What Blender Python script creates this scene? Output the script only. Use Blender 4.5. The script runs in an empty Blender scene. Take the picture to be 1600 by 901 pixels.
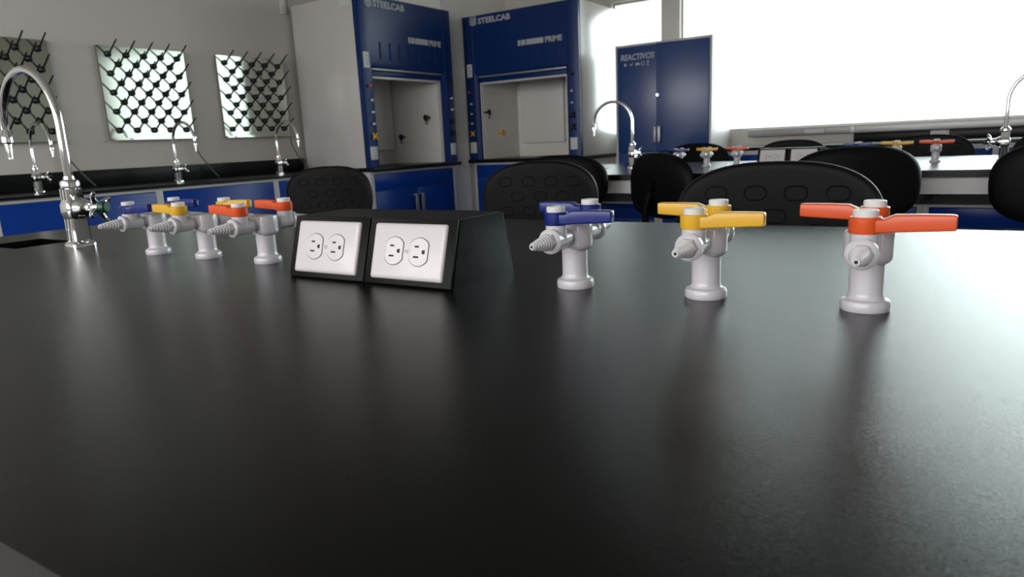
import bpy, bmesh, math, random
from mathutils import Vector, Matrix
PI = math.pi
random.seed(4)
scene = bpy.context.scene
COL = scene.collection
T = 0.9                      # height of the laboratory bench tops

# ------------------------------------------------------------------ camera
F_PX, YAW, PITCH, ROLL = 1078.064, -0.59868, -0.20879, -0.046775
cy_, sy_, cp_, sp_ = math.cos(YAW), math.sin(YAW), math.cos(PITCH), math.sin(PITCH)
fw = Vector((sy_*cp_, cy_*cp_, sp_)); rt = Vector((cy_, -sy_, 0)); up = rt.cross(fw)
rt2 = math.cos(ROLL)*rt + math.sin(ROLL)*up
up2 = -math.sin(ROLL)*rt + math.cos(ROLL)*up
cam = bpy.data.cameras.new('camera')
cam.sensor_width = 36; cam.lens = F_PX/1600*36; cam.clip_start = 0.02
cam.dof.use_dof = True; cam.dof.focus_distance = 0.85; cam.dof.aperture_fstop = 11.5
co = bpy.data.objects.new('camera', cam); COL.objects.link(co)
m = Matrix.Identity(4)
for i in range(3):
    m[i][0] = rt2[i]; m[i][1] = up2[i]; m[i][2] = -fw[i]
m[0][3] = 0; m[1][3] = 0; m[2][3] = T + 0.166
co.matrix_world = m
scene.camera = co

# ------------------------------------------------------------------ exposure, sky
vs = scene.view_settings
vs.view_transform = 'Standard'; vs.look = 'None'; vs.gamma = 1; vs.use_curve_mapping = False
vs.exposure = 0.0
SKY_BACK = 3.0; SKY_FRONT = 8.2; SKY_PEAK = 13.0; SUN_DIR = (0.42, 1.0, 0.10)
w = bpy.data.worlds.new('overcast_sky'); scene.world = w; w.use_nodes = True
nt = w.node_tree; nt.nodes.clear()
out = nt.nodes.new('ShaderNodeOutputWorld'); bg = nt.nodes.new('ShaderNodeBackground')
tc = nt.nodes.new('ShaderNodeTexCoord'); sx = nt.nodes.new('ShaderNodeSeparateXYZ')
mr = nt.nodes.new('ShaderNodeMapRange'); mr.inputs[1].default_value = -0.25; mr.inputs[2].default_value = 0.05
cr = nt.nodes.new('ShaderNodeMix'); cr.data_type = 'RGBA'
cr.inputs[6].default_value = (0.42, 0.42, 0.38, 1); cr.inputs[7].default_value = (0.97, 0.975, 1.0, 1)
nt.links.new(tc.outputs['Generated'], sx.inputs[0]); nt.links.new(sx.outputs[2], mr.inputs[0])
nt.links.new(mr.outputs[0], cr.inputs[0]); nt.links.new(cr.outputs[2], bg.inputs[0])
# thin overcast: the cloud cover is brightest around the hidden sun, beyond the ribbon window on the right
dt = nt.nodes.new('ShaderNodeVectorMath'); dt.operation = 'DOT_PRODUCT'
dt.inputs[1].default_value = Vector(SUN_DIR).normalized()
lb = nt.nodes.new('ShaderNodeMapRange'); lb.interpolation_type = 'SMOOTHSTEP'
lb.inputs[1].default_value = 0.86; lb.inputs[2].default_value = 1.0; lb.inputs[4].default_value = SKY_PEAK
yb_ = nt.nodes.new('ShaderNodeMapRange'); yb_.inputs[1].default_value = -0.3; yb_.inputs[2].default_value = 0.3
yb_.inputs[3].default_value = SKY_FRONT; yb_.inputs[4].default_value = SKY_BACK
nt.links.new(sx.outputs[1], yb_.inputs[0]); nt.links.new(yb_.outputs[0], lb.inputs[3])
tint = nt.nodes.new('ShaderNodeMix'); tint.data_type = 'RGBA'
tint.inputs[6].default_value = (1.0, 0.95, 0.97, 1); tint.inputs[7].default_value = (0.88, 0.985, 1.0, 1)
yt_ = nt.nodes.new('ShaderNodeMapRange'); yt_.inputs[1].default_value = -0.3; yt_.inputs[2].default_value = 0.3
nt.links.new(sx.outputs[1], yt_.inputs[0]); nt.links.new(yt_.outputs[0], tint.inputs[0]); nt.links.new(tint.outputs[2], cr.inputs[7])
nt.links.new(tc.outputs['Generated'], dt.inputs[0]); nt.links.new(dt.outputs['Value'], lb.inputs[0]); nt.links.new(lb.outputs[0], bg.inputs[1])
nt.links.new(bg.outputs[0], out.inputs[0])

def portal(name, loc, rot, sx_, sy__):
    l = bpy.data.lights.new(name, 'AREA'); l.shape = 'RECTANGLE'; l.size = sx_; l.size_y = sy__
    l.cycles.is_portal = True
    o = bpy.data.objects.new(name, l); COL.objects.link(o); o.location = loc; o.rotation_euler = rot
# (portals only guide the sky light through the real window openings)
XL, YB, XR, YF, ZC = -4.40, 5.68, 3.2, -2.6, 3.0      # room: left, back, right, front walls, ceiling
WZ0, WZ1, WZT = T+0.175, T+1.28, T+1.70                            # window band on the back wall
WIN = [(-2.72, -2.273), (-2.115, 2.6)]
FWIN = (-4.0, 1.6, 1.15, 2.6)                        # windows in the wall behind the camera
for (a, b), zt_ in zip(WIN, (WZ1, WZT)):
    portal('window_portal', ((a+b)/2, YB+0.14, (WZ0+zt_)/2), (-PI/2, 0, 0), b-a, zt_-WZ0)
portal('window_portal', ((FWIN[0]+FWIN[1])/2, YF-0.14, (FWIN[2]+FWIN[3])/2), (PI/2, 0, 0), FWIN[1]-FWIN[0], FWIN[3]-FWIN[2])

# ------------------------------------------------------------------ materials
def mat(name, col, rough=0.5, metal=0.0, coat=0.0, bump=0.0, bscale=200, var=0.0, vscale=4, spec=0.5, rvar=0.0):
    mt = bpy.data.materials.new(name); mt.use_nodes = True
    n = mt.node_tree.nodes; L = mt.node_tree.links; b = n['Principled BSDF']
    b.inputs['Base Color'].default_value = (*col, 1); b.inputs['Roughness'].default_value = rough
    b.inputs['Metallic'].default_value = metal; b.inputs['Coat Weight'].default_value = coat
    b.inputs['Coat Roughness'].default_value = 0.08
    b.inputs['Specular IOR Level'].default_value = spec
    g = n.new('ShaderNodeTexCoord')
    if var:
        t = n.new('ShaderNodeTexNoise'); t.inputs['Scale'].default_value = vscale; t.inputs['Detail'].default_value = 4
        x = n.new('ShaderNodeMix'); x.data_type = 'RGBA'
        x.inputs[6].default_value = (*[c*(1-var) for c in col], 1); x.inputs[7].default_value = (*[min(1, c*(1+var)) for c in col], 1)
        L.new(g.outputs['Object'], t.inputs['Vector']); L.new(t.outputs[0], x.inputs[0]); L.new(x.outputs[2], b.inputs['Base Color'])
    if rvar:
        t = n.new('ShaderNodeTexNoise'); t.inputs['Scale'].default_value = vscale*1.7; t.inputs['Detail'].default_value = 5
        q = n.new('ShaderNodeMapRange'); q.inputs[3].default_value = rough-rvar; q.inputs[4].default_value = rough+rvar
        L.new(g.outputs['Object'], t.inputs['Vector']); L.new(t.outputs[0], q.inputs[0]); L.new(q.outputs[0], b.inputs['Roughness'])
    if bump:
        t = n.new('ShaderNodeTexNoise'); t.inputs['Scale'].default_value = bscale; t.inputs['Detail'].default_value = 2
        u = n.new('ShaderNodeBump'); u.inputs['Strength'].default_value = bump; u.inputs['Distance'].default_value = 0.001
        L.new(g.outputs['Object'], t.inputs['Vector']); L.new(t.outputs[0], u.inputs['Height']); L.new(u.outputs[0], b.inputs['Normal'])
    return mt
M = dict(
    wall=mat('wall_paint', (0.60, 0.56, 0.525), 0.7, bump=0.15, bscale=60, var=0.02),
    ceiling=mat('ceiling_paint', (0.5, 0.49, 0.47), 0.8, var=0.02),
    floor=mat('floor_tile', (0.38, 0.37, 0.36), 0.35, var=0.1),
    top=mat('black_worktop', (0.0025, 0.0025, 0.0025), 0.165, spec=0.29, bump=0.22, bscale=1500, rvar=0.02),
    blk=mat('black_resin', (0.006, 0.007, 0.0065), 0.3, spec=0.15, var=0.1),
    frame=mat('grey_frame_paint', (0.54, 0.53, 0.53), 0.4, var=0.03),
    column=mat('white_column_paint', (0.80, 0.79, 0.76), 0.5, var=0.02),
    white=mat('white_panel', (0.60, 0.575, 0.56), 0.26, spec=0.9, var=0.02),
    liner=mat('hood_liner', (0.80, 0.77, 0.73), 0.35, var=0.03),
    blue=mat('blue_enamel', (0.002, 0.036, 0.25), 0.28, spec=0.2, var=0.05),
    navy=mat('hood_blue_enamel', (0.003, 0.025, 0.13), 0.30, spec=0.25, var=0.05),
    cabblue=mat('cabinet_blue_enamel', (0.008, 0.045, 0.19), 0.33, spec=0.8, var=0.05),
    steel=mat('brushed_steel', (0.50, 0.53, 0.47), 0.10, 1.0, rvar=0.04, vscale=3),
    alu=mat('aluminium_frame', (0.36, 0.36, 0.35), 0.4, 0.6),
    handle=mat('dull_handle_metal', (0.22, 0.22, 0.23), 0.45, 0.5),
    chrome=mat('chrome', (0.85, 0.85, 0.86), 0.05, 1.0),
    peg=mat('peg_plastic', (0.006, 0.012, 0.009), 0.4),
    tap=mat('tap_white_enamel', (0.55, 0.525, 0.56), 0.28, coat=0.25),
    barb=mat('tap_grey_nozzle', (0.62, 0.61, 0.62), 0.4),
    hole=mat('dark_bore', (0.006, 0.006, 0.007), 0.6),
    cap=mat('tap_cap', (0.70, 0.70, 0.68), 0.35),
    h_blue=mat('handle_blue', (0.004, 0.014, 0.15), 0.3),
    h_yellow=mat('handle_yellow', (0.70, 0.39, 0.025), 0.33),
    h_orange=mat('handle_orange', (0.66, 0.085, 0.018), 0.33),
    green=mat('green_index', (0.002, 0.045, 0.02), 0.25),
    box=mat('black_box_metal', (0.007, 0.0068, 0.0066), 0.45, spec=0.12, bump=0.1, bscale=600),
    boxside=mat('dark_box_side', (0.003, 0.006, 0.006), 0.2, spec=0.13, bump=0.05, bscale=900),
    plate=mat('outlet_plastic', (0.64, 0.605, 0.61), 0.32, coat=0.2),
    chair=mat('black_polyurethane', (0.003, 0.003, 0.0034), 0.5, spec=0.12, bump=0.1, bscale=350),
    letter=mat('grey_lettering', (0.45, 0.47, 0.48), 0.5),
    sticker=mat('white_sticker', (0.62, 0.64, 0.62), 0.5),
    yellow=mat('yellow_plastic', (0.75, 0.42, 0.03), 0.4),
    red=mat('red_plastic', (0.45, 0.06, 0.04), 0.4),
    hose=mat('grey_hose', (0.10, 0.10, 0.10), 0.5),
)
gm = bpy.data.materials.new('window_glass'); gm.use_nodes = True
n = gm.node_tree.nodes; n.clear()
o_ = n.new('ShaderNodeOutputMaterial'); mx = n.new('ShaderNodeMixShader'); tr = n.new('ShaderNodeBsdfTransparent'); gl = n.new('ShaderNodeBsdfGlossy')
gl.inputs['Roughness'].default_value = 0.02; mx.inputs[0].default_value = 0.05; tr.inputs[0].default_value = (0.95, 0.97, 0.96, 1)
gm.node_tree.links.new(tr.outputs[0], mx.inputs[1]); gm.node_tree.links.new(gl.outputs[0], mx.inputs[2]); gm.node_tree.links.new(mx.outputs[0], o_.inputs[0])
M['glass'] = gm

# ------------------------------------------------------------------ mesh helpers
def bm_(): return bmesh.new()
def box(bm, x0, x1, y0, y1, z0, z1, bev=0.0, seg=2, mi=0):
    r = bmesh.ops.create_cube(bm, size=1, matrix=Matrix.Translation(((x0+x1)/2, (y0+y1)/2, (z0+z1)/2)) @ Matrix.Diagonal((x1-x0, y1-y0, z1-z0, 1)))
    vs_ = r['verts']
    fs = set(f for v in vs_ for f in v.link_faces)
    for f in fs: f.material_index = mi
    if bev:
        es = list(set(e for v in vs_ for e in v.link_edges))
        bmesh.ops.bevel(bm, geom=es, offset=bev, segments=seg, affect='EDGES', profile=0.5)
    return bm
def frame_of(d):
    d = Vector(d).normalized()
    a = Vector((0, 0, 1)) if abs(d.z) < 0.9 else Vector((1, 0, 0))
    u = d.cross(a).normalized(); v = d.cross(u).normalized()
    return d, u, v
def rings(bm, rs, close=True, caps=True, mi=0):
    """rs: list of lists of points"""
    V = [[bm.verts.new(p) for p in r] for r in rs]
    nn = len(V[0])
    for i in range(len(V)-1):
        for j in range(nn if close else nn-1):
            k = (j+1) % nn
            f = bm.faces.new((V[i][j], V[i][k], V[i+1][k], V[i+1][j])); f.material_index = mi
    if caps:
        for r in (V[0][::-1], V[-1]):
            f = bm.faces.new(r); f.material_index = mi
    return V
def lathe(bm, prof, org=(0, 0, 0), axis=(0, 0, 1), seg=40, caps=True, mi=0, ysc=1.0):
    """prof: list of (radius, distance along axis)"""
    d, u, v = frame_of(axis); O = Vector(org); rs = []
    for r, h in prof:
        rs.append([O + d*h + (u*math.cos(2*PI*j/seg) + v*math.sin(2*PI*j/seg)*ysc)*max(r, 1e-5) for j in range(seg)])
    rings(bm, rs, caps=caps, mi=mi); return bm
def cyl(bm, a, b, r, seg=24, r2=None, mi=0):
    a = Vector(a); b = Vector(b)
    return lathe(bm, [(r, 0), (r if r2 is None else r2, (b-a).length)], a, b-a, seg, mi=mi)
def tube(bm, pts, r, seg=16, mi=0, closed=False, radii=None):
    pts = [Vector(p) for p in pts]; rs = []; u = None; N = len(pts)
    for i, p in enumerate(pts):
        if closed: d = (pts[(i+1) % N]-pts[i-1]).normalized()
        else: d = (pts[min(i+1, N-1)]-pts[max(i-1, 0)]).normalized()
        if u is None: _, u, _ = frame_of(d)
        u = (u - d*u.dot(d)).normalized(); v = d.cross(u)
        rr = radii[i] if radii else r
        rs.append([p + (u*math.cos(2*PI*j/seg)+v*math.sin(2*PI*j/seg))*rr for j in range(seg)])
    if closed: rs.append(rs[0]); rings(bm, rs, caps=False, mi=mi)
    else: rings(bm, rs, mi=mi)
    return bm
def prism(bm, poly, fn0, fn1, mi=0):
    """poly: 2D outline, fn0/fn1 map (a,b) to 3D for the two ends"""
    return rings(bm, [[fn0(a, b) for a, b in poly], [fn1(a, b) for a, b in poly]], mi=mi)
def smooth_path(pts, n=8):
    P = [Vector(p) for p in pts]; P = [P[0]*2-P[1]] + P + [P[-1]*2-P[-2]]; o = []
    for i in range(1, len(P)-2):
        for k in range(n):
            t = k/n; a, b, c, d = P[i-1:i+3]
            o.append(0.5*((2*b)+(c-a)*t+(2*a-5*b+4*c-d)*t*t+(3*b-a-3*c+d)*t**3))
    o.append(P[-2]); return o
def rrect(w, h, r, n=6):
    o = []
    for cx, cy, a0 in ((w/2-r, h/2-r, 0), (-w/2+r, h/2-r, 90), (-w/2+r, -h/2+r, 180), (w/2-r, -h/2+r, 270)):
        for k in range(n+1):
            a = math.radians(a0+90*k/n); o.append((cx+r*math.cos(a), cy+r*math.sin(a)))
    return o
def slab(bm, xs, ys, z0, z1, skip=()):
    """slab on a grid of breakpoints with the cells in skip left open"""
    cells = {(i, j) for i in range(len(xs)-1) for j in range(len(ys)-1)} - set(skip)
    cache = {}
    def v(i, j, z):
        k = (i, j, z)
        if k not in cache: cache[k] = bm.verts.new((xs[i], ys[j], z))
        return cache[k]
    for (i, j) in cells:
        bm.faces.new((v(i, j, z1), v(i+1, j, z1), v(i+1, j+1, z1), v(i, j+1, z1)))
        bm.faces.new((v(i, j+1, z0), v(i+1, j+1, z0), v(i+1, j, z0), v(i, j, z0)))
        for di, dj, a, b in ((0, -1, (i, j), (i+1, j)), (1, 0, (i+1, j), (i+1, j+1)), (0, 1, (i+1, j+1), (i, j+1)), (-1, 0, (i, j+1), (i, j))):
            if (i+di, j+dj) not in cells:
                bm.faces.new((v(*a, z0), v(*b, z0), v(*b, z1), v(*a, z1)))
    bm.edges.ensure_lookup_table()
    es = [e for e in bm.edges if len(e.link_faces) == 2 and e.calc_face_angle() > 0.5 and abs(e.verts[0].co.z-e.verts[1].co.z) < 1e-6 and e.verts[0].co.z > z1-1e-6]
    bmesh.ops.bevel(bm, geom=es, offset=0.003, segments=2, affect='EDGES')
    return bm
def obj(name, bm, mats, parent=None, loc=None, rot=None):
    bmesh.ops.recalc_face_normals(bm, faces=bm.faces)
    me = bpy.data.meshes.new(name); bm.to_mesh(me); bm.free()
    for mm in (mats if isinstance(mats, (list, tuple)) else [mats]): me.materials.append(mm)
    for p in me.polygons: p.use_smooth = True
    me.set_sharp_from_angle(angle=math.radians(35))
    o = bpy.data.objects.new(name, me); COL.objects.link(o)
    if parent: o.parent = parent
    if loc: o.location = loc
    if rot: o.rotation_euler = rot
    return o
def tag(o, label=None, cat=None, group=None, kind=None):
    if label: o['label'] = label
    if cat: o['category'] = cat
    if group: o['group'] = group
    if kind: o['kind'] = kind
    return o
def thing(name, label, cat, loc=(0, 0, 0), rz=0, group=None):
    o = bpy.data.objects.new(name, None); o.empty_display_size = 0.05; COL.objects.link(o)
    o.location = loc; o.rotation_euler = (0, 0, rz); return tag(o, label, cat, group)
def struct(name, bm, mt, parent=None):
    o = obj(name, bm, mt, parent)
    if not parent: o['kind'] = 'structure'
    return o
def dup(root, loc, rz, label, group=None):
    def cp(o, par):
        c = o.copy(); COL.objects.link(c); c.parent = par
        for ch in list(o.children): cp(ch, c)
        return c
    r = cp(root, None); r.location = loc; r.rotation_euler = (0, 0, rz); r['label'] = label
    if group: r['group'] = group
    return r
def text_mesh(name, body, size, mt, parent, loc, rot=(PI/2, 0, 0), shear=0.0, off=0.0, sx_=1.0, space=1.0):
    c = bpy.data.curves.new('t', 'FONT'); c.body = body; c.size = size; c.extrude = 0.0008; c.shear = shear; c.offset = off
    c.space_character = space; c.resolution_u = 3
    to = bpy.data.objects.new('t', c); COL.objects.link(to)
    bpy.context.view_layer.update()
    me = bpy.data.meshes.new_from_object(to.evaluated_get(bpy.context.evaluated_depsgraph_get()))
    bpy.data.objects.remove(to); bpy.data.curves.remove(c)
    me.materials.clear(); me.materials.append(mt)
    o = bpy.data.objects.new(name, me); COL.objects.link(o); o.parent = parent
    o.location = loc; o.rotation_euler = rot; o.scale = (sx_, 1, 1)
    return o

# ------------------------------------------------------------------ the room
th = 0.15
struct('floor', box(bm_(), XL-th, XR+th, YF-th, YB+th, -0.1, 0), M['floor'])
struct('ceiling', box(bm_(), XL-th, XR+th, YF-th, YB+th, ZC, ZC+0.1), M['ceiling'])
struct('wall_left', box(bm_(), XL-th, XL, YF-th, YB+th, 0, ZC), M['wall'])
struct('wall_right', box(bm_(), XR, XR+th, YF-th, YB+th, 0, ZC), M['wall'])
b = bm_()
box(b, XL, XR, YB, YB+th, 0, WZ0); box(b, XL, XR, YB, YB+th, WZT, ZC)
box(b, WIN[0][0], WIN[0][1], YB, YB+th, WZ1, WZT)
ed = [XL, WIN[0][0], WIN[0][1], WIN[1][0], WIN[1][1], XR]
for i in (0, 2, 4): box(b, ed[i], ed[i+1], YB, YB+th, WZ0, WZT)
struct('wall_back', b, M['wall'])
b = bm_()
box(b, XL, XR, YF-th, YF, 0, FWIN[2]); box(b, XL, XR, YF-th, YF, FWIN[3], ZC)
box(b, XL, FWIN[0], YF-th, YF, FWIN[2], FWIN[3]); box(b, FWIN[1], XR, YF-th, YF, FWIN[2], FWIN[3])
struct('wall_front', b, M['wall'])
# corner column between the two fume hoods
b = box(bm_(), XL, -3.792, 4.70, 4.985, 0, ZC); box(b, XL, -3.806, 4.985, YB, 0, ZC)
struct('trim_1', b, M['column'])
def window(name, x0, x1, z0, z1, y, nm):
    fr = 0.014
    b = bm_()
    box(b, x0, x1, y+0.05, y+0.09, z0, z0+fr); box(b, x0, x1, y+0.05, y+0.09, z1-fr, z1)
    box(b, x0, x0+fr, y+0.05, y+0.09, z0+fr, z1-fr); box(b, x1-fr, x1, y+0.05, y+0.09, z0+fr, z1-fr)
    for k in range(1, nm):
        xm = x0+(x1-x0)*k/nm; box(b, xm-0.012, xm+0.012, y+0.055, y+0.085, z0+fr, z1-fr)
    f = struct(name, b, M['alu'])
    obj('pane', box(bm_(), x0+0.01, x1-0.01, y+0.067, y+0.073, z0+0.01, z1-0.01), M['glass'], f)
    return f
window('window_1', *WIN[0], WZ0, WZ1, YB, 1)
w2 = window('window_2', *WIN[1], WZ0, WZT, YB, 1)
window('window_3', FWIN[0], FWIN[1], FWIN[2], FWIN[3], YF-0.14, 4)
# aluminium sill band under the ribbon window
b = bm_(); box(b, -1.54, 2.6, YB-0.05, YB, T+0.118, T+0.172, 0.003); box(b, -0.82, -0.78, YB-0.055, YB, T+0.116, T+0.174, 0.002)
obj('window_sill', b, M['alu'], w2)
# vertical wall duct above the bench
tag(obj('cable_duct', box(bm_(), XL, XL+0.02, 3.575, 3.625, T+1.17, ZC, 0.003), M['white']), 'white vertical cable duct on the left wall beside the left fume hood', 'cable duct')

# ------------------------------------------------------------------ gas taps
HC = {'blue': M['h_blue'], 'yellow': M['h_yellow'], 'orange': M['h_orange']}
def make_valve_parts(root, s, lever_dir, color):
    """s: -1 front arm (towards -y), +1 rear arm; lever_dir: +1/-1 along x"""
    zc = 0.060; ty = 0.042*s
    b = bm_()
    lathe(b, [(0.0075, 0.014), (0.0085, 0.018), (0.0085, 0.022), (0.0112, 0.025), (0.0112, 0.052), (0.0135, 0.0535), (0.0135, 0.058), (0.0115, 0.0595)], (0, 0, zc), (0, s, 0), 40)
    lathe(b, [(0.0108, 0.0), (0.0115, 0.006), (0.0115, 0.0185)], (0, ty, zc-0.002), (0, 0, 1), 40)
    obj('valve_body', b, M['tap'], root)
    b = bm_()
    lathe(b, [(0.0092, 0.058), (0.0098, 0.059), (0.0098, 0.064), (0.0088, 0.0645)], (0, 0, zc), (0, s, 0), 6)
    pr = [(0.0084, 0.0645)]
    for k in range(7):
        y0 = 0.0650+k*0.0043; r = 0.0090-k*0.00078
        pr += [(r*0.76, y0), (r*0.98, y0+0.0002), (r*1.0, y0+0.0012), (r*0.95, y0+0.0028), (r*0.74, y0+0.0034), (r*0.74, y0+0.0042)]
    pr += [(0.0032, 0.0953), (0.0028, 0.0960), (0.0016, 0.0960), (0.0015, 0.0935)]
    lathe(b, pr, (0, 0, zc), (0, s, 0), 28)
    nz = obj('hose_barb', b, M['barb'], root)
    obj('bore', lathe(bm_(), [(0.00165, 0.0930), (0.00165, 0.0959)], (0, 0, zc), (0, s, 0), 14), M['hole'], nz)
    # handle: hub and flat lever
    b = bm_()
    lathe(b, [(0.0125, 0.0765), (0.0130, 0.0775), (0.0130, 0.0895), (0.0122, 0.0905)], (0, ty, 0), (0, 0, 1), 40)
    st = [(0.004, 0.0105, 0.0775, 0.0890), (0.0145, 0.0085, 0.0775, 0.0888), (0.022, 0.0066, 0.0780, 0.0925), (0.042, 0.0062, 0.0790, 0.0930), (0.062, 0.0056, 0.0800, 0.0930), (0.0655, 0.0050, 0.0803, 0.0926), (0.0662, 0.0040, 0.0812, 0.0918)]
    rs = []
    for x, hw, z0, z1 in st:
        rs.append([Vector((lever_dir*x, ty+a, (z0+z1)/2+c)) for a, c in rrect(2*hw, z1-z0, 0.0016, 3)])
    rings(b, rs)
    h = obj('lever_handle', b, HC[color], root)
    obj('cap', lathe(bm_(), [(0.0096, 0.0885), (0.0101, 0.0895), (0.0101, 0.0955), (0.0094, 0.0964), (0.0056, 0.0964), (0.0051, 0.0958)], (0, ty, 0), (0, 0, 1), 32), M['cap'], h)
def make_tap(color, lf, lr, label, loc, rz, group):
    r = thing('gas_tap', label, 'gas tap', loc, rz, group)
    b = bm_()
    lathe(b, [(0.0205, 0), (0.0212, 0.001), (0.0212, 0.007), (0.0200, 0.0095), (0.0165, 0.0110), (0.0150, 0.0135), (0.0146, 0.017), (0.0146, 0.0475)], (0, 0, 0), (0, 0, 1), 56)
    obj('column', b, M['tap'], r)
    # head: round with flats front and back
    b = bm_(); rs = []
    for rr, z in ((0.0150, 0.0430), (0.0185, 0.0450), (0.0205, 0.0480), (0.0207, 0.0500), (0.0207, 0.0700), (0.0202, 0.0722), (0.0190, 0.0730)):
        ring = []
        for j in range(56):
            a = 2*PI*j/56; x = rr*math.cos(a); y = rr*math.sin(a); lim = rr-0.0048
            ring.append(Vector((x, max(-lim, min(lim, y)), z)))
        rs.append(ring)
    rings(b, rs); obj('head', b, M['tap'], r)
    make_valve_parts(r, -1, lf, color); make_valve_parts(r, 1, lr, color)
    return r
class Frame:
    def __init__(s, ox, oy, a): s.o = (ox, oy); s.a = a
    def __call__(s, x, y, z=0): c, n_ = math.cos(s.a), math.sin(s.a); return (s.o[0]+x*c-y*n_, s.o[1]+x*n_+y*c, T+z)
F1 = Frame(-0.6435, 0.6775, 0.031)
F2 = Frame(-0.73, 3.48, 0.0)
TAPX = [(-0.567, 'blue', 1, 1), (-0.422, 'yellow', -1, 1), (-0.271, 'orange', -1, -1), (0.265, 'blue', 1, -1), (0.416, 'yellow', 1, -1), (0.564, 'orange', 1, -1)]
G1, G2 = 'gas taps on the near bench', 'gas taps on the far bench'
near_lab = ['white gas tap with blue levers nearest the big chrome faucet',
            'white gas tap with yellow levers left of the near black outlet box',
            'white gas tap with orange levers directly left of the near black outlet box',
            'white gas tap with blue levers directly right of the near black outlet box',
            'white gas tap with yellow levers on the bright right half of the near bench',
            'white gas tap with orange levers, nearest and largest of all the taps']
far_lab = ['small far gas tap beside the reagent cabinet, half behind a turned stool',
           'far gas tap with yellow levers left of the far outlet box',
           'far gas tap with reddish orange levers just left of the far outlet box',
           'far gas tap almost hidden behind the stool right of the far outlet box',
           'far gas tap whose yellow lever shows above the back of a black chair',
           'far gas tap with orange levers in the bright gap between two black chairs']
for k, (x, c, a, d) in enumerate(TAPX):
    t = make_tap(c, a, d, near_lab[k], F1(x, 0), F1.a, G1)
    a2, d2 = (1, -1) if k < 3 else (a, d)
    if (a2, d2) == (a, d): dup(t, F2(x, 0), F2.a, far_lab[k], G2)
    else: make_tap(c, a2, d2, far_lab[k], F2(x, 0), F2.a, G2)

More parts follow.
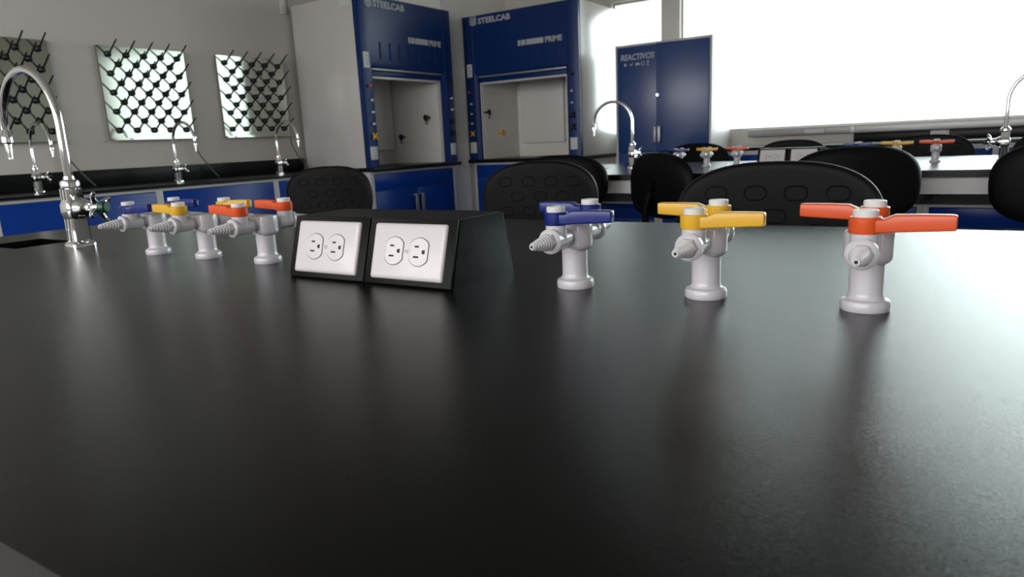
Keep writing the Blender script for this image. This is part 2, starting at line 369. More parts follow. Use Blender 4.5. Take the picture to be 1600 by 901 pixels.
# ------------------------------------------------------------------ twin outlet pedestal
def make_outlet_box(label, loc, rz):
    r = thing('outlet_box', label, 'outlet box', loc, rz, None)
    W = 0.139; yb, yt, H = 0.070, 0.0455, 0.080
    b = bm_()
    prof = [(-yb+0.0015, 0), (-yt+0.0015, H), (yt, H), (yb, 0)]
    prism(b, prof, lambda a, c: Vector((-W+0.001, a, c)), lambda a, c: Vector((W-0.001, a, c)))
    obj('housing', b, M['box'], r)
    for sgn in (-1, 1):
        b = bm_(); prism(b, [(-yb+0.003, 0.0), (-yt+0.002, H-0.001), (yt-0.001, H-0.001), (yb-0.002, 0.0)], lambda a, c: Vector((sgn*(W-0.001), a, c)), lambda a, c: Vector((sgn*W, a, c)))
        obj('end_panel', b, M['boxside'], r)
    n_ = Vector((0, -H, yb-yt)).normalized(); n_ = Vector((0, -n_.y*-1 if False else n_.y, abs(n_.z)))
    tl = math.atan2(yb-yt, H)           # lean of the faces from vertical
    for face in (-1, 1):                # front and rear face
        for sx0 in (-1, 1):
            e = sx0*0.0697
            # local frame: x along, z up the slope, y outwards = -y
            L = math.hypot(H, yb-yt)
            piv = bpy.data.objects.new('face_panel', None)
            b = bm_(); b2 = rrect(0.137, L-0.001, 0.0012, 2)
            rings(b, [[Vector((p, 0.0, q)) for p, q in b2], [Vector((p, -0.002, q)) for p, q in b2], [Vector((p*0.99, -0.0026, q*0.985)) for p, q in b2]])
            rot = (-tl, 0, 0) if face == -1 else (tl, 0, PI)
            mid = (e, face*(yb+yt)/2, H/2)
            fp = obj('face_panel', b, M['box'], r, mid, (-tl, 0, 0) if face == -1 else (-tl, 0, PI))
            bpy.data.objects.remove(piv)
            b = bm_(); pw, ph = 0.113, 0.0695
            rs = []
            for k_, (ins, y) in enumerate([(0, -0.0026), (0, -0.0040), (0.0008, -0.0056), (0.0028, -0.0068), (0.0050, -0.0073)]):
                rs.append([Vector((p, y, q)) for p, q in rrect(pw-2*ins, ph-2*ins, 0.003, 4)])
            rings(b, rs)
            pl = obj('cover_plate', b, M['plate'], r, mid, (-tl, 0, 0) if face == -1 else (-tl, 0, PI))
            for ex in (-0.0195, 0.0195):
                def outl(w_, h_, R=0.0172, cl=0.0140):
                    o2 = []
                    for j in range(48):
                        a = 2*PI*j/48; x = R*math.cos(a); z = R*math.sin(a)
                        o2.append((max(-cl, min(cl, x))*w_, z*h_))
                    return o2
                b = bm_()
                # recessed seam ring then the face itself
                rings(b, [[Vector((ex+p, -0.0070, q)) for p, q in outl(1.045, 1.035)], [Vector((ex+p, -0.00745, q)) for p, q in outl(1.045, 1.035)]], mi=1)
                rings(b, [[Vector((ex+p, -0.0070, q)) for p, q in outl(1, 1)], [Vector((ex+p, -0.0078, q)) for p, q in outl(1, 1)], [Vector((ex+p, -0.0084, q)) for p, q in outl(0.97, 0.975)]], mi=0)
                for zz, wd in ((0.0063, 0.0065), (-0.0063, 0.0080)):
                    box(b, ex-0.0040-wd/2+0.0005, ex-0.0040+wd/2+0.0005, -0.0086, -0.0080, zz-0.0011, zz+0.0011, mi=1)
                gp = [(0.0075+0.0026*math.cos(a), 0.0026*math.sin(a)) for a in [math.radians(90-k2*18) for k2 in range(11)]]
                gp = [(0.0095, 0.0024), (0.0095, -0.0024)] + [(0.0075-0.0026*math.sin(a), -0.0026*math.cos(a)) for a in [math.radians(k2*18) for k2 in range(11)]]
                rings(b, [[Vector((ex+p, -0.0080, q)) for p, q in gp], [Vector((ex+p, -0.0086, q)) for p, q in gp]], mi=1)
                rc = obj('receptacle', b, [M['plate'], M['hole']], pl)
            b = bm_(); lathe(b, [(0.0030, 0.0071), (0.0030, 0.0078), (0.0024, 0.0082)], (0, 0, 0), (0, -1, 0), 20)
            box(b, -0.0024, 0.0024, -0.0084, -0.0081, -0.0003, 0.0003, mi=1)
            obj('screw', b, [M['plate'], M['hose']], pl, None, (0, 0.5, 0))
    return r
ob = make_outlet_box('low black sloped outlet box with two white duplex plates on the near bench', F1(0, 0), F1.a)
dup(ob, F2(-0.02, 0), F2.a, 'small black outlet box with white plates on the far bench between chairs')

# ------------------------------------------------------------------ gooseneck faucets
def make_faucet(name, label, loc, rz, hand, group):
    """spout towards local +x, handle towards local angle hand"""
    r = thing(name, label, 'faucet', loc, rz, group)
    b = bm_()
    rings(b, [[Vector((p*s, q*s, z)) for p, q in rrect(0.044, 0.044, 0.006, 3)] for s, z in ((1, 0), (1, 0.006), (0.93, 0.009), (0.72, 0.013))])
    obj('base_flange', b, M['chrome'], r)
    # fluted body
    def flute(hw, g=0.0014):
        o = []
        for k in range(4):
            a = k*PI/2
            side = []
            for i, (t, dd) in enumerate([(-0.80, 0), (-0.55, 0), (-0.5, g), (-0.22, g), (-0.17, 0), (0.17, 0), (0.22, g), (0.5, g), (0.55, 0), (0.80, 0)]):
                side.append((hw-dd, t*hw))
            for x, y in side: o.append((x*math.cos(a)-y*math.sin(a), x*math.sin(a)+y*math.cos(a)))
        return o
    b = bm_()
    rings(b, [[Vector((p, q, z)) for p, q in flute(h)] for h, z in ((0.0168, 0.011), (0.0162, 0.060))])
    rings(b, [[Vector((p, q, z)) for p, q in flute(h)] for h, z in ((0.0160, 0.090), (0.0158, 0.116))])
    rings(b, [[Vector((p*s, q*s, z)) for p, q in rrect(0.040, 0.040, 0.008, 4)] for s, z in ((0.80, 0.056), (1.0, 0.068), (1.0, 0.084), (0.80, 0.094))])
    obj('body', b, M['chrome'], r)
    b = bm_(); lathe(b, [(0.0130, 0.112), (0.0175, 0.117), (0.0180, 0.126), (0.0165, 0.131), (0.0105, 0.134), (0.0095, 0.140)], seg=40)
    obj('collar', b, M['chrome'], r)
    R = 0.114; zt = 0.238; pts = [(0, 0, 0.13), (0, 0, 0.18), (0, 0, 0.22)]
    for k in range(0, 25):
        a = PI-PI*k/24; pts.append((R+R*math.cos(a), 0, zt+R*math.sin(a)))
    pts.append((2*R, 0, 0.225))
    obj('gooseneck', tube(bm_(), pts, 0.0080, 20), M['chrome'], r)
    b = bm_()
    pr = [(0.0086, 0), (0.0098, 0.002), (0.0098, 0.012), (0.0105, 0.013), (0.0112, 0.016), (0.0112, 0.026), (0.0075, 0.029)]
    for k in range(7):
        y0 = 0.030+k*0.0042; rr = 0.0078-k*0.0004
        pr += [(rr, y0), (rr, y0+0.0014), (rr*0.72, y0+0.002), (rr*0.72, y0+0.0042)]
    pr.append((0.004, 0.0605))
    lathe(b, pr, (2*R, 0, 0.240), (0, 0, -1), 28)
    obj('nozzle', b, M['chrome'], r)
    d = (math.cos(hand), math.sin(hand), 0)
    b = bm_(); lathe(b, [(0.021, 0.008), (0.0205, 0.018), (0.0155, 0.028), (0.0115, 0.033), (0.0140, 0.034), (0.0140, 0.040), (0.010, 0.042), (0.010, 0.046)], (0, 0, 0.077), d, 32)
    obj('bonnet', b, M['chrome'], r)
    b = bm_(); O = Vector((0, 0, 0.077)); D = Vector(d)
    lathe(b, [(0.0105, 0.044), (0.0125, 0.047), (0.0120, 0.056), (0.0095, 0.058)], O, d, 28)
    _, u, v = frame_of(d)
    for k in range(4):
        a = k*PI/2+0.5; e = u*math.cos(a)+v*math.sin(a)
        tube(b, smooth_path([O+D*0.050+e*0.006, O+D*0.051+e*0.016, O+D*0.053+e*0.026, O+D*0.059+e*0.034], 4), 0.004, 12, radii=[0.0070, 0.0068, 0.0065, 0.0062, 0.006, 0.0058, 0.0055, 0.0053, 0.005, 0.0048, 0.0045, 0.0042, 0.0036])
    h = obj('cross_handle', b, M['chrome'], r)
    obj('green_cap', lathe(bm_(), [(0.0108, 0.055), (0.0118, 0.057), (0.0118, 0.068), (0.0095, 0.071)], O, d, 28), M['green'], h)
    return r
hw = math.radians(28)
make_faucet('gooseneck_faucet', 'large chrome gooseneck faucet with green-capped cross handle on near bench', F1(-0.853, 0.008), PI+F1.a, hw-PI-F1.a, 'gooseneck faucets on the benches')
make_faucet('gooseneck_faucet', 'chrome gooseneck faucet on the far bench in front of the blue reagent cabinet', F2(-0.825, 0.0), PI, -PI/2-0.2, 'gooseneck faucets on the benches')
make_faucet('gooseneck_faucet', 'chrome gooseneck faucet at the right picture edge in front of the window', F2(0.800, 0.0), 0, PI, 'gooseneck faucets on the benches')
wf = make_faucet('gooseneck_faucet', 'wall bench faucet under the leftmost drying rack', (-4.14, 1.667, T+0.020), 0.0, PI/2-0.15, 'gooseneck faucets along the left wall')
dup(wf, (-4.12, 2.439, T+0.020), 0.0, 'wall bench faucet under the bright middle drying rack')
dup(wf, (-4.12, 3.198, T+0.020), 0.0, 'wall bench faucet under the drying rack nearest the fume hood')

# ------------------------------------------------------------------ benches (two islands)
def sink(parent, x0, x1, y0, y1, z, dp=0.11):
    b = bm_(); t = 0.004
    box(b, x0-t, x0, y0-t, y1+t, z-dp, z); box(b, x1, x1+t, y0-t, y1+t, z-dp, z)
    box(b, x0, x1, y0-t, y0, z-dp, z); box(b, x0, x1, y1, y1+t, z-dp, z); box(b, x0, x1, y0, y1, z-dp-t, z-dp)
    lathe(b, [(0.02, 0), (0.02, 0.004), (0.014, 0.004)], ((x0+x1)/2, (y0+y1)/2, z-dp), seg=20)
    return obj('cup_sink', b, M['blk'], parent)
def cab_handle(par, x, y, z0, z1, vert=True, w_=0.016, mt=None):
    b = bm_()
    if vert:
        box(b, x-w_/2, x+w_/2, y-0.026, y-0.020, z0, z1, 0.002); box(b, x-w_/2, x+w_/2, y-0.021, y, z0, z0+0.012); box(b, x-w_/2, x+w_/2, y-0.021, y, z1-0.012, z1)
    else:
        box(b, x-0.06, x+0.06, y-0.026, y-0.020, z0, z0+0.014, 0.002); box(b, x-0.06, x-0.048, y-0.021, y, z0, z0+0.014); box(b, x+0.048, x+0.06, y-0.021, y, z0, z0+0.014)
    return obj('handle', b, mt or M['alu'], par)
def base_cabinet(name, label, loc, rz, W, D, H, drawer, blue, group, sides=(True,), top_rail=0.015, ends=0.02, twin=True, hw_=0.016, hz=None):
    """local: x along the front, y depth backwards (front at y=0), z up from the floor"""
    r = thing(name, label, 'cabinet', loc, rz, group)
    De = D-(0.02 if len(sides) > 1 else 0); b = bm_(); box(b, 0, W, 0.02, De, 0.08, H-0.15)
    box(b, 0, 0.018, 0.02, De, H-0.15, H); box(b, W-0.018, W, 0.02, De, H-0.15, H); box(b, 0.018, W-0.018, De-0.012, De, H-0.15, H)
    box(b, 0.018, W-0.018, 0.02, 0.032, H-0.15, H); box(b, 0.02, W-0.02, 0.06, D-0.06, 0, 0.08)
    box(b, 0, ends, 0.0, 0.02, 0.08, H); box(b, W-ends, W, 0, 0.02, 0.08, H); box(b, ends, W-ends, 0, 0.02, H-top_rail, H); box(b, ends, W-ends, 0, 0.02, 0.08, 0.10)
    if len(sides) > 1:
        box(b, 0, ends, D-0.02, D, 0.08, H); box(b, W-ends, W, D-0.02, D, 0.08, H)
    obj('carcass', b, M['frame'], r)
    for s in range(len(sides)):
        def bx(x0, x1, z0, z1):
            return box(bm_(), x0, x1, -0.004, 0.018, z0, z1, 0.002) if s == 0 else box(bm_(), x0, x1, D-0.018, D+0.004, z0, z1, 0.002)
        zt = H-top_rail-0.002
        zd = zt-drawer
        if drawer:
            d = obj('drawer', bx(ends+0.002, W-ends-0.002, zd+0.002, zt), blue, r)
        xs = [(ends+0.002, W/2-0.001), (W/2+0.001, W-ends-0.002)] if twin else [(ends+0.002, W-ends-0.002)]
        for k, (a, c) in enumerate(xs):
            d = obj('door', bx(a, c, 0.104, zd-0.002), blue, r)
            hx = (c-0.018-hw_/2 if k == 0 else a+0.018+hw_/2) if twin else c-0.03
            if s == 0: cab_handle(d, hx, -0.004, (hz or zd-0.05)-0.17, hz or zd-0.05, w_=hw_, mt=M['alu'] if hw_ < 0.02 else M['handle'])
    return r
def island(Fr, who, nm):
    r = thing('island_worktop', 'black matte worktop of the %s laboratory bench' % who, 'worktop', Fr(0, 0, -T+T-0.025), Fr.a, None)
    sx0, sx1, sy0, sy1 = -1.127, -0.977, -0.058, 0.057
    b = bm_(); slab(b, [-1.302, sx0, sx1, -sx1, -sx0, 1.302], [-0.585, sy0, sy1, 0.585], 0, 0.025, skip=[(1, 1), (3, 1)])
    obj('slab', b, M['top'], r)
    sink(r, sx0, sx1, sy0, sy1, 0.0); sink(r, -sx1, -sx0, sy0, sy1, 0.0)
    f = thing('bench_frame', 'pale grey steel underframe carrying the %s laboratory bench' % who, 'bench frame', Fr(0, 0, -T), Fr.a)
    b = bm_(); z0, z1 = T-0.025-0.062, T-0.0251
    box(b, -1.27, 1.27, -0.555, -0.525, z0, z1); box(b, -1.27, 1.27, 0.525, 0.555, z0, z1)
    box(b, -1.27, -1.24, -0.525, 0.525, z0, z1); box(b, 1.24, 1.27, -0.525, 0.525, z0, z1)
    obj('apron', b, M['white'], f)
    for sx_ in (-1, 1):
        for sy in (-1, 1):
            obj('leg', box(bm_(), sx_*1.255-0.0149, sx_*1.255+0.0149, sy*0.54-0.0149, sy*0.54+0.0149, 0, z0), M['white'], f)
    for k in range(4):
        x0 = -1.10+k*0.55
        p = Fr(x0+0.0005, -0.32, -T)
        base_cabinet('base_cabinet', ['leftmost', 'second from left', 'third from left', 'rightmost'][k]+' blue base cabinet under the %s bench' % who, p, Fr.a, 0.549, 0.64, T-0.148, 0.075, M['blue'], 'base cabinets under the %s bench' % who, sides=(1, 1), top_rail=0.01, twin=True)
island(F1, 'near', 1); island(F2, 'far', 2)

# ------------------------------------------------------------------ wall bench on the left
bx0, bx1, by0, by1 = XL+0.001, -3.77, 0.25, 3.63
r = thing('side_worktop', 'black worktop with upstand along the left wall under the drying racks', 'worktop', (0, 0, T+0.005), 0)
sk = [(1.60-0.0, 1.78), (2.36, 2.54), (3.12, 3.30)]
ys = [by0, 1.585, 1.745, 2.36, 2.52, 3.12, 3.28, by1]
slab(b := bm_(), [bx0, -3.99, -3.84, bx1], ys, 0, 0.015, skip=[(1, 1), (1, 3), (1, 5)])
obj('slab', b, M['blk'], r)
for a, c in ((1.585, 1.745), (2.36, 2.52), (3.12, 3.28)): sink(r, -3.99, -3.84, a, c, 0.0)
obj('upstand', box(bm_(), XL+0.001, XL+0.021, by0, by1, 0.0152, 0.112, 0.002), M['blk'], r)
units = [(0.30, 1.32), (1.32, 2.12), (2.12, 2.90), (2.90, 3.62)]
ul = ['blue wall cabinet unit at the left picture edge', 'blue wall cabinet unit behind the near chrome faucet', 'blue wall cabinet unit behind the left group of gas taps', 'blue wall cabinet unit beside the left fume hood, mostly behind a chair']
for (a, c), lb in zip(units, ul):
    base_cabinet('base_cabinet', lb, (-3.79, a+0.0005, 0), PI/2, c-a-0.001, 0.60, T+0.0045, 0.0, M['blue'], 'base cabinets along the left wall', top_rail=0.016, ends=0.02, twin=False, hz=0.55)

# ------------------------------------------------------------------ bench under the window
r = thing('window_worktop', 'glossy black worktop running below the window', 'worktop', (0, 0, T+0.030), 0)
obj('slab', box(bm_(), -1.60, 2.58, 5.10, YB-0.001, 0, 0.022, 0.002), M['top'], r)
obj('upstand', box(bm_(), -0.79, 2.58, YB-0.02, YB-0.001, 0.0222, 0.085, 0.002), M['blk'], r)
for k in range(5):
    base_cabinet('base_cabinet', ['leftmost', 'second', 'third', 'fourth', 'rightmost'][k]+' blue cabinet below the window worktop', (-1.59+k*0.83, 5.12, 0), 0, 0.829, 0.55, T+0.0295, 0.15, M['blue'], 'base cabinets below the window', top_rail=0.03, ends=0.02)
tag(obj('wall_outlet', box(bm_(), -1.12, -0.98, YB-0.062, YB-0.0505, T+0.128, T+0.155, 0.002), M['sticker']), 'small pale plate on the sill strip left of centre', 'outlet')
tag(obj('wall_outlet', box(bm_(), -0.31, -0.20, YB-0.030, YB-0.0205, T+0.058, T+0.112, 0.002), M['sticker']), 'small pale outlet plate on the dark upstand behind the far orange tap', 'outlet')

# ------------------------------------------------------------------ drying racks
def make_rack(label, y0, y1, tilt):
    W = y1-y0; H = 0.545; zb = T+0.292
    r = thing('drying_rack', label, 'drying rack', (XL+0.012, y0, zb), PI/2+tilt, 'steel drying racks on the left wall')
    # local: x along wall, -y out into the room
    b = bm_()
    box(b, 0, W, -0.012, -0.009, 0.0, H); box(b, 0, 0.003, -0.009, 0.004, 0, H); box(b, W-0.003, W, -0.009, 0.004, 0, H); box(b, 0.003, W-0.003, -0.009, 0.004, H-0.003, H)
    obj('steel_panel', b, M['steel'], r)
    b = bm_(); box(b, 0, W, -0.036, -0.0125, -0.006, -0.003); box(b, 0, W, -0.036, -0.034, -0.003, 0.006); box(b, 0, W, -0.0125, -0.009, -0.006, 0.0)
    obj('drip_tray', b, M['steel'], r)
    gx = (W-0.11)/4; gz = (H-0.10)/8
    first = None
    for i in range(9):
        n5 = 5 if i % 2 == 0 else 4
        for j in range(n5):
            x = 0.06+gx*(j+(0.5 if n5 == 4 else 0)); z = H-0.048-gz*i
            if first is None:
                b = bm_(); lathe(b, [(0.003, 0), (0.013, 0.001), (0.018, 0.006), (0.018, 0.012), (0.012, 0.019), (0.0075, 0.023)], (0, 0, 0), (0, -1, 0), 16)
                tube(b, [(0, -0.015, 0), (0, -0.035, 0.012), (0, -0.122, 0.070)], 0.0045, 8, radii=[0.0065, 0.0052, 0.0040])
                first = obj('peg', b, M['peg'], r); first.location = (x, -0.0121, z)
            else:
                p = first.copy(); COL.objects.link(p); p.parent = r; p.location = (x, -0.0121, z)
    # thin drain hose from the tray down to the worktop
    pts = smooth_path([(W-0.01, -0.024, -0.004), (W-0.012, -0.026, -0.05), (W+0.01, -0.036, -0.12), (W+0.06, -0.05, -0.20), (W+0.108, -0.065, -0.2665)], 6)
    obj('drain_hose', tube(bm_(), pts, 0.0045, 10), M['hose'], r)
make_rack('steel peg drying rack cut by the left picture edge, behind the near faucet', 1.385, 1.935, 0.0)
make_rack('steel peg drying rack with a bright mirror surface, middle one of three', 2.20, 2.745, 0.0)
make_rack('steel peg drying rack half bright half dark, nearest the fume hood', 2.980, 3.525, -0.012)

# ------------------------------------------------------------------ fume hoods
def make_hood(label, loc, rz, W, lab_side):
    """local x to the right along the front, y backwards, z up from the hood worktop"""
    r = thing('fume_hood', label, 'fume hood', loc, rz, 'blue fume hoods in the corner')
    D = 0.68; H = 1.195; pw = 0.125
    b = bm_(); box(b, 0, 0.02, 0.03, D, 0.0, H, 0.002); obj('side_panel', b, M['white'], r)
    b = bm_(); box(b, W-0.02, W, 0.03, D, 0.0, H, 0.002); obj('side_panel', b, M['white'], r)
    obj('roof_panel', box(bm_(), 0.02, W-0.02, 0.03, D, H-0.02, H), M['white'], r)
    b = bm_(); box(b, -0.0, W, -0.035, D-0.001, -0.03, -0.002, 0.003); obj('hood_worktop', b, M['blk'], r)
    # interior liner with rear baffle
    b = bm_(); box(b, pw, pw+0.015, 0.06, D-0.04, 0, H-0.05); box(b, W-pw-0.015, W-pw, 0.06, D-0.04, 0, H-0.05)
    box(b, pw+0.015, W-pw-0.015, D-0.07, D-0.04, 0, H-0.05); box(b, pw, W-pw, 0.06, D-0.04, H-0.05, H-0.03)
    obj('liner', b, M['liner'], r)
    b = bm_(); box(b, pw+0.07, W/2+0.09, D-0.115, D-0.0705, 0.12, 0.95, 0.003); box(b, W/2+0.14, W-pw-0.03, D-0.115, D-0.0705, 0.12, 0.95, 0.003)
    box(b, pw+0.016, W-pw-0.016, D-0.13, D-0.1151, 0.94, 1.0)
    obj('baffle', b, M['liner'], r)
    # front posts
    posts = []
    for x0 in (0.0, W-pw):
        b = bm_()
        poly = [(x0, 0.04), (x0, 0.006), (x0+0.012, 0.0), (x0+pw-0.03, 0.0), (x0+pw-0.004, 0.020), (x0+pw, 0.06), (x0+pw-0.02, 0.06)] if x0 == 0 else [(W, 0.04), (W, 0.006), (W-0.012, 0), (W-pw+0.03, 0), (W-pw+0.004, 0.020), (W-pw, 0.06), (W-pw+0.02, 0.06)]
        prism(b, poly, lambda a, c: Vector((a, c, -0.0015)), lambda a, c: Vector((a, c, H)))
        posts.append(obj('front_post', b, M['navy'], r))
    # head fascia with louvres
    b = bm_(); x0, x1 = pw-0.03, W-pw+0.03
    prism(b, [(0.004, 0.715), (0.022, 0.70), (0.05, 0.70), (0.05, H), (0.000, H), (0.000, 0.74)], lambda a, c: Vector((x0+0.001, a+0.004, c)), lambda a, c: Vector((x1-0.001, a+0.004, c)))
    hd = obj('head_fascia', b, M['navy'], r)
    b = bm_()
    for k in range(7):
        x = 0.205+k*(W-0.42)/6.0
        box(b, x-0.004, x+0.004, -0.004, 0.006, 0.765, 0.885, 0.0015)
    obj('louvres', b, M['navy'], hd)
    obj('top_sash_rail', box(bm_(), pw+0.001, W-pw-0.001, 0.022, 0.040, 0.690, 0.7145, 0.003), M['alu'], r)
    obj('sash_panel', box(bm_(), pw+0.001, W-pw-0.001, 0.042, 0.056, 0.650, 0.6895, 0.003), M['navy'], r)
    b = bm_(); box(b, pw+0.001, W-pw-0.001, 0.036, 0.057, 0.632, 0.6495, 0.003); box(b, pw+0.001, pw+0.013, 0.040, 0.055, 0.002, 0.632); box(b, W-pw-0.013, W-pw-0.001, 0.040, 0.055, 0.002, 0.632)
    obj('sash_frame', b, M['white'], r)
    # lettering
    text_mesh('lettering', 'STEELCAB', 0.062, M['letter'], r, (0.165, 0.0025, 1.126), off=0.0022, sx_=1.16, space=1.02)
    b = bm_()
    for k in range(4):
        z = 1.118+k*0.0165; cx = 0.115
        prism(b, [(cx-0.034, z+0.010), (cx, z-0.004), (cx+0.034, z+0.010), (cx+0.034, z+0.020), (cx, z+0.007), (cx-0.034, z+0.020)], lambda a, c: Vector((a, -0.0015, c)), lambda a, c: Vector((a, 0.002, c)))
    box(b, 0.095, 0.135, -0.0015, 0.002, 1.186, 1.191)
    obj('logo', b, M['letter'], r)
    text_mesh('lettering', 'PRIME', 0.060, M['letter'], r, (W*0.730, 0.0025, 0.905), off=0.0020, sx_=1.0*W/1.12)
    b = bm_()
    for a, c in ((W*0.500, W*0.522), (W*0.530, W*0.565), (W*0.573, W*0.718)): box(b, a, c, 0.0005, 0.0045, 0.905, 0.947)
    obj('logo_bars', b, M['letter'], r)
    # service controls on the posts
    def knob(par, x, z, mt, R=0.016, cross=False, y=0.0):
        b = bm_(); lathe(b, [(R*0.5, 0), (R*0.5, 0.012), (R, 0.013), (R, 0.024), (R*0.8, 0.027)], (x, y, z), (0, -1, 0), 20)
        if cross:
            for k in range(4):
                a = PI/4+k*PI/2; cyl(b, (x, y-0.018, z), (x+0.03*math.cos(a), y-0.018, z+0.03*math.sin(a)), 0.006, 10)
        obj('valve_knob', b, mt, par)
    pc = 0.052
    L_, R_ = posts
    obj('sticker', box(bm_(), pc-0.027, pc+0.027, -0.0015, 0.001, 0.700, 0.808), M['sticker'], L_)
    b = bm_()
    for k in range(3): box(b, pc+0.002, pc+0.008, -0.002, -0.0012, 0.722+k*0.026, 0.738+k*0.026)
    obj('print', b, M['hose'], L_)
    knob(L_, pc, 0.575, M['red'], 0.012)
    for k in range(3): knob(L_, pc+0.01, 0.475-k*0.083, M['sticker'], 0.009)
    knob(L_, pc+0.01, 0.222, M['yellow'], 0.013, True)
    obj('outlet_plate', box(bm_(), pc-0.034, pc+0.034, -0.006, 0.001, 0.055, 0.150, 0.002), M['sticker'], L_)
    rc = W-0.058
    knob(R_, rc-0.0, 0.640, M['peg'], 0.013)
    for k in range(2): knob(R_, rc+0.0, 0.510-k*0.090, M['sticker'], 0.009)
    knob(R_, rc, 0.325, M['peg'], 0.013, True); knob(R_, rc, 0.232, M['peg'], 0.013, True)
    obj('outlet_plate', box(bm_(), rc-0.032, rc+0.032, -0.006, 0.001, 0.055, 0.150, 0.002), M['sticker'], R_)
    # nozzles inside
    def spout(x, y, z, ax, mt):
        b = bm_(); a = Vector((x, y, z)); d = Vector(ax)
        cyl(b, a, a+d*0.05, 0.007, 12); lathe(b, [(0.018, 0), (0.024, 0.006), (0.024, 0.016), (0.012, 0.022)], a+d*0.045, d, 20)
        tube(b, [a+d*0.055, a+d*0.06+Vector((0, 0, -0.03)), a+d*0.05+Vector((0, 0, -0.055))], 0.006, 10)
        obj('inner_nozzle', b, mt, r)
    if lab_side == 'left':
        spout(W-pw-0.0155, 0.16, 0.365, (-1, 0, 0), M['peg']); spout(W-pw-0.0155, 0.45, 0.22, (-1, 0, 0), M['peg']); spout(0.50, D-0.0955, 0.48, (0, -1, 0), M['peg'])
        obj('label_plate', box(bm_(), -0.003, 0.0001, 0.06, 0.17, 1.118, 1.160, 0.001), M['sticker'], r)
    else:
        spout(pw+0.0155, 0.25, 0.225, (1, 0, 0), M['yellow']); spout(pw+0.0155, 0.06, 0.40, (1, 0, 0), M['peg'])
    return r
HZ = T+0.030
make_hood('blue and white fume hood in the corner, side panel facing the drying racks', (-3.68, 3.645, HZ), PI/2, 1.035, 'left')
make_hood('blue fume hood facing the viewer, left of the blue reagent cabinet', (-3.800, 5.0, HZ), 0, 1.120, 'right')
base_cabinet('hood_base_cabinet', 'blue two-door cabinet under the corner fume hood', (-3.70, 3.665, 0), PI/2, 0.985, 0.64, HZ-0.031, 0.125, M['blue'], 'cabinets under the fume hoods', top_rail=0.018, ends=0.03, hw_=0.036)
base_cabinet('hood_base_cabinet', 'blue cabinet under the fume hood that faces the viewer', (-3.775, 5.02, 0), 0, 1.07, 0.64, HZ-0.031, 0.125, M['blue'], 'cabinets under the fume hoods', top_rail=0.018, ends=0.03, hw_=0.036)

# ------------------------------------------------------------------ reagent cabinet
def make_cabinet():
    X0, X1, Y0 = -2.463, -1.69, 5.2
    W = X1-X0; H = T+0.862; D = 0.46
    r = thing('reagent_cabinet', 'tall blue two-door reagent cabinet with white lettering in front of the window', 'cabinet', (X0, Y0, 0))
    b = bm_(); t = 0.018
    box(b, 0, t, 0, D, 0.0, H, 0.002); box(b, W-t, W, 0, D, 0, H, 0.002); box(b, t, W-t, 0, D, H-t, H, 0.002); box(b, t, W-t, D-t, D, 0.05, H-t); box(b, t, W-t, 0.02, D-t, 0.05, 0.07); box(b, t, W-t, 0.004, D-t, 0.88, 0.895)
    obj('carcass', b, M['frame'], r)
    zs = T+0.045
    def door(x0, x1, z0, z1, ang=0, hinge='l'):
        ox = x0 if hinge == 'l' else x1
        b = bm_(); box(b, x0-ox, x1-ox, -0.006, 0.016, z0, z1, 0.003)
        return obj('door', b, M['cabblue'], r, (ox, 0, 0), (0, 0, ang))
    mid = 0.362
    dl = door(t+0.002, mid-0.001, zs, H-t-0.002)
    dr = door(mid+0.001, W-t-0.002, zs, H-t-0.002, math.radians(9), 'r')
    dr['label'] = 'right door catching the window light'
    door(t+0.002, mid-0.001, 0.08, zs-0.003); door(mid+0.001, W-t-0.002, 0.08, zs-0.003)
    def hnd(par, x):
        b = bm_(); box(b, x-0.012, x+0.012, -0.032, -0.022, zs+0.07, zs+0.19, 0.003); box(b, x-0.010, x+0.010, -0.023, -0.0055, zs+0.07, zs+0.085); box(b, x-0.010, x+0.010, -0.023, -0.0055, zs+0.175, zs+0.19)
        obj('handle', b, M['alu'], par)
    hnd(dl, mid-0.025-(t+0.002)); hnd(dr, mid+0.025-(W-t-0.002))
    lk = bm_(); lathe(lk, [(0.012, 0), (0.012, 0.012), (0.009, 0.016)], (mid+0.012-(W-t-0.002), -0.005, T+0.465), (0, -1, 0), 20)
    obj('lock', lk, M['chrome'], dr)
    text_mesh('lettering', 'REACTIVOS', 0.062, M['letter'], dl, (0.028, -0.0075, T+0.745), off=0.0018, sx_=0.86, shear=0.2)
    b = bm_(); z = T+0.712; f0 = lambda a, c: Vector((a, -0.0078, c)); f1 = lambda a, c: Vector((a, -0.0055, c))
    star = [(0.070+(0.016 if k % 2 == 0 else 0.008)*math.cos(k*PI/6), z+(0.016 if k % 2 == 0 else 0.008)*math.sin(k*PI/6)) for k in range(12)]
    prism(b, star, f0, f1)
    prism(b, [(0.108, z+0.006), (0.118, z-0.014), (0.140, z+0.014), (0.132, z+0.012), (0.119, z-0.002), (0.114, z+0.008)], f0, f1)
    prism(b, [(0.155, z-0.010), (0.188, z-0.010), (0.192, z), (0.180, z+0.010), (0.163, z+0.010), (0.152, z)], f0, f1)
    ring = [Vector((0.216+0.013*math.cos(a), -0.0066, z+0.013*math.sin(a))) for a in [2*PI*k/20 for k in range(20)]]
    tube(b, ring, 0.003, 6, closed=True)
    for q in ((0.246, 0.268, z-0.016, z-0.011), (0.254, 0.260, z-0.011, z+0.011), (0.246, 0.268, z+0.011, z+0.016)): box(b, q[0], q[1], -0.0078, -0.0055, q[2], q[3])
    obj('hazard_marks', b, M['letter'], dl)
make_cabinet()

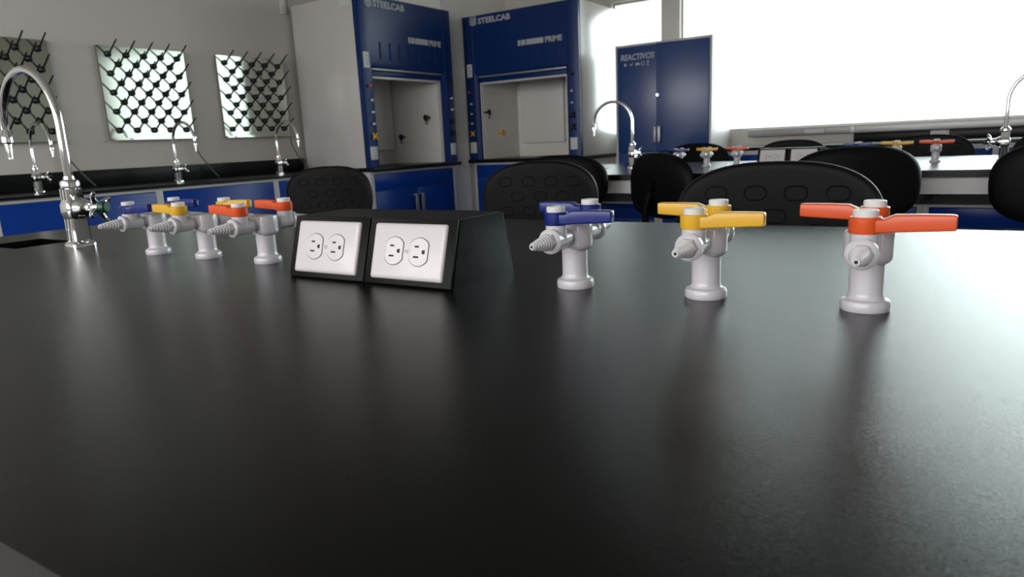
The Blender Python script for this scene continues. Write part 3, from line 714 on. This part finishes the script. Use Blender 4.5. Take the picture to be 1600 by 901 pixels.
# ------------------------------------------------------------------ laboratory stools
def make_stool(label, loc, rz):
    """origin on the floor below the backrest; the seat lies towards local -y, backrest face looks to -y"""
    r = thing('lab_stool', label, 'stool', loc, rz, 'black laboratory stools')
    zt = T+0.100; h = 0.255; w_ = 0.43; zc = zt-h/2
    # backrest: domed superellipse shell, broad shoulders
    b = bm_(); N = 72
    def outline(s, n=2.7):
        o = []
        for j in range(N):
            a = 2*PI*j/N; c, q = math.cos(a), math.sin(a)
            nn = 2.6 if q > 0 else 3.2
            x = abs(c)**(2/nn)*(1 if c >= 0 else -1)*w_/2; z = abs(q)**(2/nn)*(1 if q >= 0 else -1)*h/2
            if q < 0: x *= 1-0.06*(-q)
            o.append((x*s, z*s))
        return o
    curve = lambda x: -0.55*x*x
    rs = []
    for s, y in ((0.05, -0.012), (0.35, -0.0125), (0.65, -0.0125), (0.85, -0.0125), (0.93, -0.012), (0.965, -0.010), (0.985, -0.0065), (1.0, -0.006), (1.0, 0.002), (0.985, 0.006), (0.955, 0.014), (0.90, 0.020), (0.75, 0.024), (0.40, 0.025), (0.05, 0.025)):
        rs.append([Vector((x, y+curve(x), zc+z)) for x, z in outline(s)])
    rings(b, rs)
    for row, (nz, off) in enumerate(((4, 0), (3, 0), (4, 0))):
        for j in range(nz):
            cx = (j-(nz-1)/2)*0.084; cz = zt-0.068-row*0.050
            P = []
            for q, e in rrect(0.046, 0.030, 0.0145, 5):
                x = cx+q; P.append(Vector((x, -0.0125+curve(x), cz+e)))
            tube(b, P, 0.0017, 6, closed=True)
    obj('backrest', b, M['chair'], r)
    b = bm_(); tube(b, smooth_path([(0, 0.022, zc-0.02), (0, 0.045, zc-0.10), (0, 0.045, T-0.30), (0, 0.01, T-0.345), (0, -0.12, T-0.348)], 5), 0.014, 12)
    lathe(b, [(0.03, 0), (0.03, 0.012)], (0, 0.024, zc), (0, 1, 0), 20)
    obj('back_stem', b, M['chair'], r)
    b = bm_(); lathe(b, [(0.05, 0), (0.17, 0.002), (0.20, 0.012), (0.205, 0.030), (0.198, 0.046), (0.17, 0.052), (0.08, 0.048), (0.01, 0.047)], (0, -0.22, T-0.34), seg=48)
    obj('seat', b, M['chair'], r)
    b = bm_(); lathe(b, [(0.028, 0.09), (0.028, 0.30), (0.018, 0.301), (0.018, T-0.345)], (0, -0.22, 0), seg=24)
    obj('gas_lift', b, M['chrome'], r)
    b = bm_(); tube(b, [(0.17*math.cos(a), -0.22+0.17*math.sin(a), 0.25) for a in [2*PI*k/40 for k in range(40)]], 0.009, 10, closed=True)
    for k in range(3):
        a = k*2*PI/3; cyl(b, (0.025*math.cos(a), -0.22+0.025*math.sin(a), 0.25), (0.165*math.cos(a), -0.22+0.165*math.sin(a), 0.25), 0.007, 10)
    obj('foot_ring', b, M['chrome'], r)
    for k in range(5):
        a = k*2*PI/5+0.3; b = bm_(); c = Vector((math.cos(a), math.sin(a), 0)); O = Vector((0, -0.22, 0))
        tube(b, [O+c*0.02+Vector((0, 0, 0.09)), O+c*0.14+Vector((0, 0, 0.075)), O+c*0.225+Vector((0, 0, 0.055))], 0.018, 12, radii=[0.022, 0.018, 0.013])
        lathe(b, [(0.010, 0.0), (0.018, 0.003), (0.018, 0.03), (0.009, 0.05)], O+c*0.225, seg=16)
        obj('leg', b, M['chair'], r)
    return r
def pt_(px, py, Y=None, D=None):
    return None
near = [((-2.376, 2.107), 0.28, 'black stool in front of the corner fume hood cabinet, behind the left tap group'),
        ((-1.235, 2.016), 0.10, 'black stool directly behind the near outlet box, second from left'),
        ((-0.366, 1.575), 0.02, 'large near black stool behind the yellow and orange taps'),
        ((0.315, 1.72), -0.05, 'black stool cut by the right picture edge, nearest one there')]
s0 = None
for (x, y), a, lb in near:
    if s0 is None: s0 = make_stool(lb, (x, y, 0), a)
    else: dup(s0, (x, y, 0), a, lb)
far = [((-1.570, 2.72), PI+0.35, 'black stool seen from behind below the fume hood that faces the viewer'),
       ((-1.065, 2.60), PI-0.62, 'turned black stool seen from behind in front of the blue reagent cabinet'),
       ((-0.350, 2.60), PI+0.42, 'black stool seen from behind, just above the nearest orange tap'),
       ((0.235, 2.62), PI-0.05, 'black stool seen from behind at the right edge below the far faucet'),
       ((-1.64, 4.74), 0.6, 'small far black stool behind the far yellow tap, beside the reagent cabinet'),
       ((-1.00, 4.70), 0.0, 'small far black stool whose top shows above the far outlet box'),
       ((-0.25, 4.66), 0.0, 'small far black stool behind the far orange tap'),
       ((0.345, 4.72), 0.0, 'small far black stool behind the far faucet at the right edge')]
for (x, y), a, lb in far: dup(s0, (x, y, 0), a, lb)
